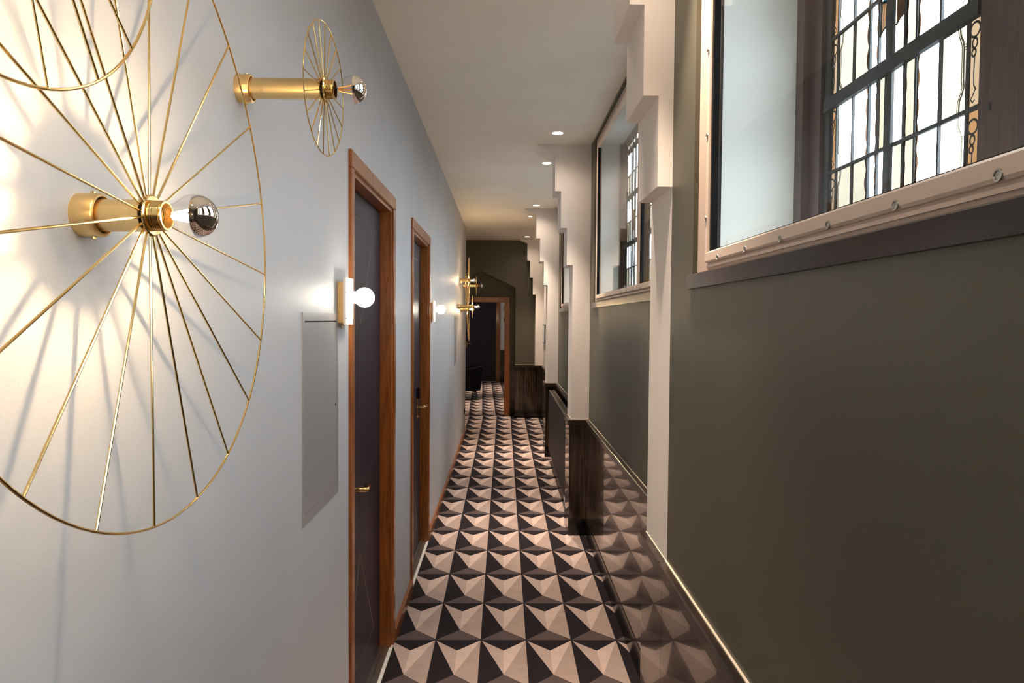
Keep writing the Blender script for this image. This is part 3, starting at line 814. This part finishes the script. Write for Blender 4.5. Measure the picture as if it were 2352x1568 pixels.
# ---- access panels
def access(y0, y1, z0, z1, label):
    t = empty('access_panel', (LW, (y0+y1)/2, z0)); tag(t, label, 'access panel', 'painted metal access panels in the lilac wall')
    p = .004; w = .017
    MB().box(LW, LW+p, y0, y0+w, z0, z1).build('frame_bar', 'panel', t); MB().box(LW, LW+p, y1-w, y1, z0, z1).build('frame_bar', 'panel', t)
    MB().box(LW, LW+p, y0+w, y1-w, z1-.024, z1).build('frame_bar', 'panel', t); MB().box(LW, LW+p, y0+w, y1-w, z0, z0+.030).build('frame_bar', 'panel', t)
    MB().box(LW, LW+.0008, y0+w, y1-w, z0+.03, z1-.024).build('shadow_gap', 'gap', t)
    dr = MB().box(LW+.0002, LW+.0032, y0+w+.0012, y1-w-.0012, z0+.0322, z1-.0285).build('hatch_door', 'panel', t)
    MB().lathe([(0, .005), (.0012, .0045), (.0012, .001)], (LW+.0032, y1-w-.018, (z0+z1)/2), 'x', 10).build('lock', 'gap', dr)
    return t
access(1.884, 2.284, 1.068, 1.666, 'grey metal access panel under the nearest globe sconce')
access(7.66, 8.02, 1.13, 1.688, 'grey metal access panel below the far cluster of wheel lamps')

# ---- radiator
rx0, rx1, ry0, ry1, rz0, rz1 = .532, .598, 5.80, 7.96, .132, .826
t = empty('panel_radiator', (.56, 6.9, 0)); tag(t, 'long black flat panel radiator between second and third pilasters', 'radiator')
MB().cbox(rx0, rx0+.012, ry0, ry1, rz0, rz1-.004, .002).build('front_panel', 'rad', t)
MB().cbox(rx1-.012, rx1, ry0, ry1, rz0, rz1-.004, .002).build('back_panel', 'rad', t)
for y in (ry0, ry1-.004): MB().box(rx0+.012, rx1-.012, y, y+.004, rz0+.02, rz1-.004).build('side_cover', 'rad', t)
MB().box(rx0+.001, rx0+.014, ry0, ry1, rz1-.004, rz1+.004).build('top_edge', 'rad_top', t); MB().box(rx1-.014, rx1-.001, ry0, ry1, rz1-.004, rz1+.004).build('top_edge', 'rad_top', t)
n = 54
g = MB().box(rx0+.012, rx1-.012, ry0, ry0+.022, rz1-.003, rz1+.001); g0 = g.build('grille_slat', 'rad_top', t)
for k in range(1, n):
    c = g0.copy(); COL.objects.link(c); c.location.y += k*(ry1-ry0-.022)/(n-1)
for y in (ry0+.35, ry1-.35): MB().box(rx1-.001, .645, y-.03, y+.03, .25, .70).build('wall_bracket', 'rad', t)
vy = ry0+.03
MB().lathe([(.142, .010), (.128, .0175), (.088, .0185), (.084, .015)], (.545, vy, 0), 'z', 20).build('valve_head', 'plastic', t, True)
pr = [(.084, .010)]
for k in range(6): pr += [(.080-k*.011, .0115), (.076-k*.011, .0075)]
pr += [(.0, .0075)]
MB().lathe(pr, (.545, vy, 0), 'z', 16).build('valve_pipe', 'steel', t, True)

# ---- armchair in the passage
cx, cy = -.76, 14.1
t = empty('armchair', (cx, cy, 0)); tag(t, 'black upholstered tub armchair on thin legs beyond the doorway', 'armchair')
m = MB(); N = 28; rings = []
def shell(a, f):   # angle round the seat, 0 = facing -X/back ; returns outer/inner radius points
    return f
# wrap-around back: open towards -X (left), thick shell
a0, a1 = math.radians(-135), math.radians(135)
secs = []
for k in range(N+1):
    a = a0+(a1-a0)*k/N
    ha = .70-.10*abs(a/a1)**2
    ca, sa = math.cos(a), math.sin(a)
    ro_b, ro_t, ri = .285, .325, .235
    sec = [(cx+ro_b*ca, cy+ro_b*sa, .185), (cx+(ro_b+.02)*ca, cy+(ro_b+.02)*sa, .40), (cx+ro_t*ca, cy+ro_t*sa, ha-.03), (cx+(ro_t-.03)*ca, cy+(ro_t-.03)*sa, ha),
           (cx+(ri+.02)*ca, cy+(ri+.02)*sa, ha-.03), (cx+ri*ca, cy+ri*sa, .40), (cx+ri*ca, cy+ri*sa, .185)]
    secs.append(sec)
k0 = 0
for s_ in secs: m.v += s_
S_ = len(secs[0])
for k in range(N):
    for j in range(S_):
        j2 = (j+1) % S_
        m.f.append((k*S_+j, k*S_+j2, (k+1)*S_+j2, (k+1)*S_+j)); m.mi.append(0)
m.f.append(tuple(range(S_))); m.mi.append(0); m.f.append(tuple(N*S_+j for j in range(S_-1, -1, -1))); m.mi.append(0)
m.build('backrest', 'fabric', t, True)
MB().lathe([(.185, .27), (.20, .285), (.39, .285), (.42, .26), (.43, .10)], (cx, cy, 0), 'z', 32).build('seat', 'fabric', t, True)
for sx, sy in ((1, 1), (1, -1), (-1, 1), (-1, -1)):
    MB().tube([(cx+sx*.17, cy+sy*.17, .19), (cx+sx*.225, cy+sy*.225, 0)], [.012, .008], 8).build('leg', 'black', t, True)

# ---- small things
t = empty('wall_socket', (LW, 9.72, .34)); tag(t, 'small black wall socket low on the lilac wall, near its far corner', 'socket')
MB().cbox(LW, LW+.010, 9.68, 9.76, .30, .38, .002).build('face_plate', 'black', t); MB().lathe([(.010, .02), (.011, .018), (.0105, .004)], (LW, 9.72, .34), 'x', 16).build('socket_well', 'gap', t)

t = empty('door_fitting', (.012, 11.70, 1.75)); tag(t, 'pair of small brass fittings on the doorway jamb', 'fitting')
for z, s_ in ((1.83, 1), (1.655, -1)):
    MB().lathe([(-.045*s_, .010), (-.03*s_, .012), (.02*s_, .008), (.05*s_, .002)], (.004, 11.70, z), 'z', 14).build('finial', 'brass', t, True)
MB().box(.008, .0125, 11.69, 11.71, 1.60, 1.88).build('back_bar', 'door_wood', t)

t = empty('wall_panel', (RW, 10.9, 1.27)); tag(t, 'narrow black-edged panel on the pale wall past the third pilaster', 'panel')
MB().cbox(RW-.018, RW, 10.66, 11.14, 1.27, 1.575, .002).build('frame', 'black', t); MB().box(RW-.0195, RW-.017, 10.68, 11.12, 1.29, 1.555).build('sheet', 'white', t)
